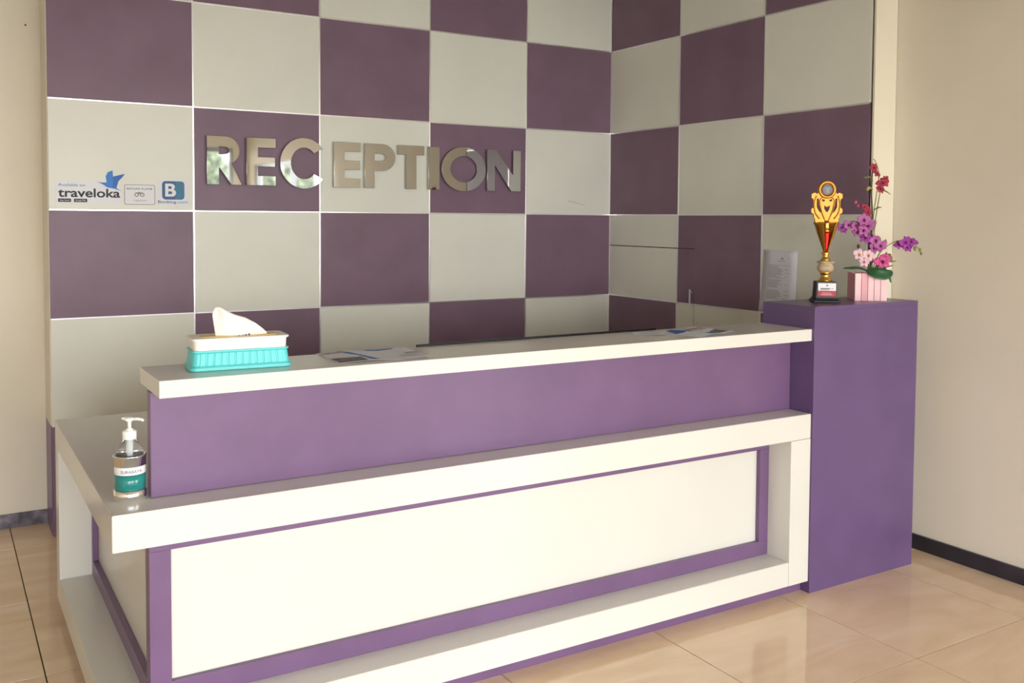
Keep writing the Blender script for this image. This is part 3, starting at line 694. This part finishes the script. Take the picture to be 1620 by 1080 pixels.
def bloom(u, v, d, size, m, centre=LIP, cm=None, label=None, seed=0, face=None):
    rnd = random.Random(seed*31+int(u)); bm = bmesh.new(); n = 5
    for kx in range(n):
        a = math.pi/2+kx*2*math.pi/n+rnd.uniform(-.12, .12); L_ = size*rnd.uniform(.9, 1.08)*(1.0 if kx in (0, 2, 3) else 1.12); wv = size*(.36 if kx in (0, 2, 3) else .52)
        rows = []
        for i in range(6):
            t = i/5; ww = wv*math.sin(math.pi*(t*.86+.1))**.8
            z = .22*size*math.sin(t*2.4)-.12*size*t
            rows.append([bm.verts.new((math.cos(a)*t*L_-math.sin(a)*ww*b_, -z-abs(b_)*.1*size*(1-t), math.sin(a)*t*L_+math.cos(a)*ww*b_)) for b_ in (-1, -.5, 0, .5, 1)])
        for i in range(5):
            for j in range(4): f = bm.faces.new((rows[i][j], rows[i][j+1], rows[i+1][j+1], rows[i+1][j])); f.smooth = True; f.material_index = 0
    r_ = bmesh.ops.create_icosphere(bm, subdivisions=2, radius=size*.2)
    for vv in r_['verts']:
        vv.co = Vector((vv.co.x*.9, vv.co.y*1.3-size*.22, vv.co.z*1.2-size*.06))
        for f in vv.link_faces: f.material_index = 1; f.smooth = True
    me_rot = Matrix.Rotation(rnd.uniform(-.5, .5) if face is None else face, 4, 'Z') @ Matrix.Rotation(rnd.uniform(-.5, .3), 4, 'X') @ Matrix.Rotation(rnd.uniform(-.5, .5), 4, 'Y')
    bmesh.ops.transform(bm, matrix=Matrix.Translation(LP(u, v, d)) @ me_rot, verts=bm.verts)
    o = fin(bm, 'flower', [m, centre], vs, smooth=True, label=label); md = o.modifiers.new('s', 'SOLIDIFY'); md.thickness = .0008
    return o
PL = 'purple orchid bloom'
for i, (u, v, d, s, m, l) in enumerate([
    (1326, 360, .0, .019, ORCH2, PL), (1336, 356, -.01, .024, ORCH, PL), (1331, 364, .01, .016, ORCH2, PL), (1347, 357, -.012, .026, ORCH, PL), (1359, 347, -.02, .030, ORCH, PL), (1368, 356, -.01, .028, ORCH, PL),
    (1375, 353, .0, .022, ORCH, PL), (1358, 364, -.025, .028, ORCH, PL), (1351, 367, -.01, .022, ORCH, PL), (1364, 376, -.01, .026, ORCH2, PL), (1379, 380, -.012, .028, ORCH, PL), (1386, 387, -.022, .028, ORCH, PL), (1376, 392, -.012, .026, ORCH, PL),
    (1426, 382, -.012, .030, ORCH2, 'violet orchid bloom on the arching spray'), (1438, 382, -.004, .023, ORCH2, 'violet orchid bloom on the arching spray'), (1418, 386, .0, .020, ORCH2, 'violet orchid bloom on the arching spray'), (1431, 391, -.006, .020, ORCH2, 'violet orchid bloom on the arching spray'),
    (1374, 265, -.008, .022, ORED, 'small red orchid bloom'), (1380, 275, -.004, .018, ORED, 'small red orchid bloom'), (1389, 289, -.010, .026, ORED, 'small red orchid bloom'), (1386, 299, -.004, .020, ORED, 'small red orchid bloom'), (1394, 282, .0, .015, ORED, 'small red orchid bloom'),
    (1362, 327, -.006, .017, ORED, 'small red orchid bloom'), (1368, 335, -.004, .016, ORED, 'small red orchid bloom'),
    (1388, 413, -.035, .034, OPINK, 'magenta pink orchid bloom'), (1396, 407, -.02, .022, OPINK, 'magenta pink orchid bloom')]):
    bloom(u, v, d, s, m, label=l, seed=i)
bloom(1351, 402, -.035, .027, OPALE, OYEL, label='pale pink orchid bloom with yellow eye', seed=3, face=-.1)
bloom(1365, 403, -.035, .027, OPALE, OYEL, label='pale pink orchid bloom with yellow eye', seed=5, face=.1)
bloom(1358, 414, -.04, .024, OPALE, OPINK, label='pale pink orchid bloom', seed=9, face=0)
def bud(u, v, r, m, d=0):
    bm = bmesh.new(); r_ = bmesh.ops.create_icosphere(bm, subdivisions=2, radius=r)
    for vv in r_['verts']: vv.co = LP(u, v, d)+Vector((vv.co.x, vv.co.y, vv.co.z*1.5))
    fin(bm, 'bud', m, vs, smooth=True)
for b_ in [(1348, 319, .006, OPINK), (1352, 325, .005, OPINK), (1444, 392, .007, LEAF2), (1452, 394, .006, LEAF2), (1454, 400, .005, LEAF2), (1397, 381, .006, LEAF2), (1354, 389, .006, STEM), (1406, 408, .008, LEAF2)]: bud(*b_)
strap('leaf', [LP(1374, 285), LP(1368, 280, -.01), LP(1358, 281, -.01)], .009, LEAF2, 'small olive leaf')
strap('leaf', [LP(1374, 300), LP(1369, 296, -.01), LP(1364, 301, -.01)], .009, mat('yellow_leaf', 'c9c06a', .5, noise_amt=.1), 'small yellow leaf')
strap('leaf', [LP(1388, 300), LP(1394, 302, -.01), LP(1402, 307, -.01)], .005, LEAF2)
strap('leaf', [LP(1377, 332), LP(1382, 328, -.01), LP(1388, 327, -.01)], .005, LEAF2)

struct(box('sky_shade_roof', mat('sky_shade_grey', '8a8a86', .9, noise_amt=.05), (XW0-1, XW1+3.2, YF-1.8, YF-.125, 2.75, 2.9), bev=0))  # added unseen roof slab, blocks steep sky light so daylight enters more level
# ---------------------------------------------------------------- outside: paving and shrubs seen only mirrored in the steel letters
gp = struct(box('ground_outside', PAVE, (-30, 30, -40, YF-.125, -.12, -.02), bev=0))
gp2 = struct(box('ground_outside', PAVE, (XW1+.26, 30, YF-.12, 12, -.12, -.02), bev=0))
def shrub(x, y, r, h, seed, label):
    bm = bmesh.new(); r_ = bmesh.ops.create_icosphere(bm, subdivisions=4, radius=1)
    for v in bm.verts:
        n = v.co.normalized(); k_ = 1+.35*noise.noise(n*3+Vector((seed, 0, 0)))+.22*noise.noise(n*9+Vector((0, seed, 0)))
        v.co = Vector((n.x*r*k_, n.y*r*k_, h*.5+n.z*h*.52*k_))
        if v.co.z < 0: v.co.z = 0
    o = fin(bm, 'shrub', GREEN); o.location = (x, y, -.02); tagt(o, label, 'shrub', 'shrubs outside the entrance')
shrub(.75, -14.0, .55, 3.0, 1, 'tall slim green shrub outside the front opening, mirrored in the letter R')
shrub(2.15, -14.6, .45, 2.6, 2, 'tall slim shrub outside beyond the building corner, mirrored in the letter E')
shrub(2.3, -12.9, .45, 2.5, 3, 'green shrub outside the side opening, mirrored in the letter C')
shrub(-3.4, -14.5, .8, 1.6, 4, 'broad low green shrub outside the middle of the front opening')
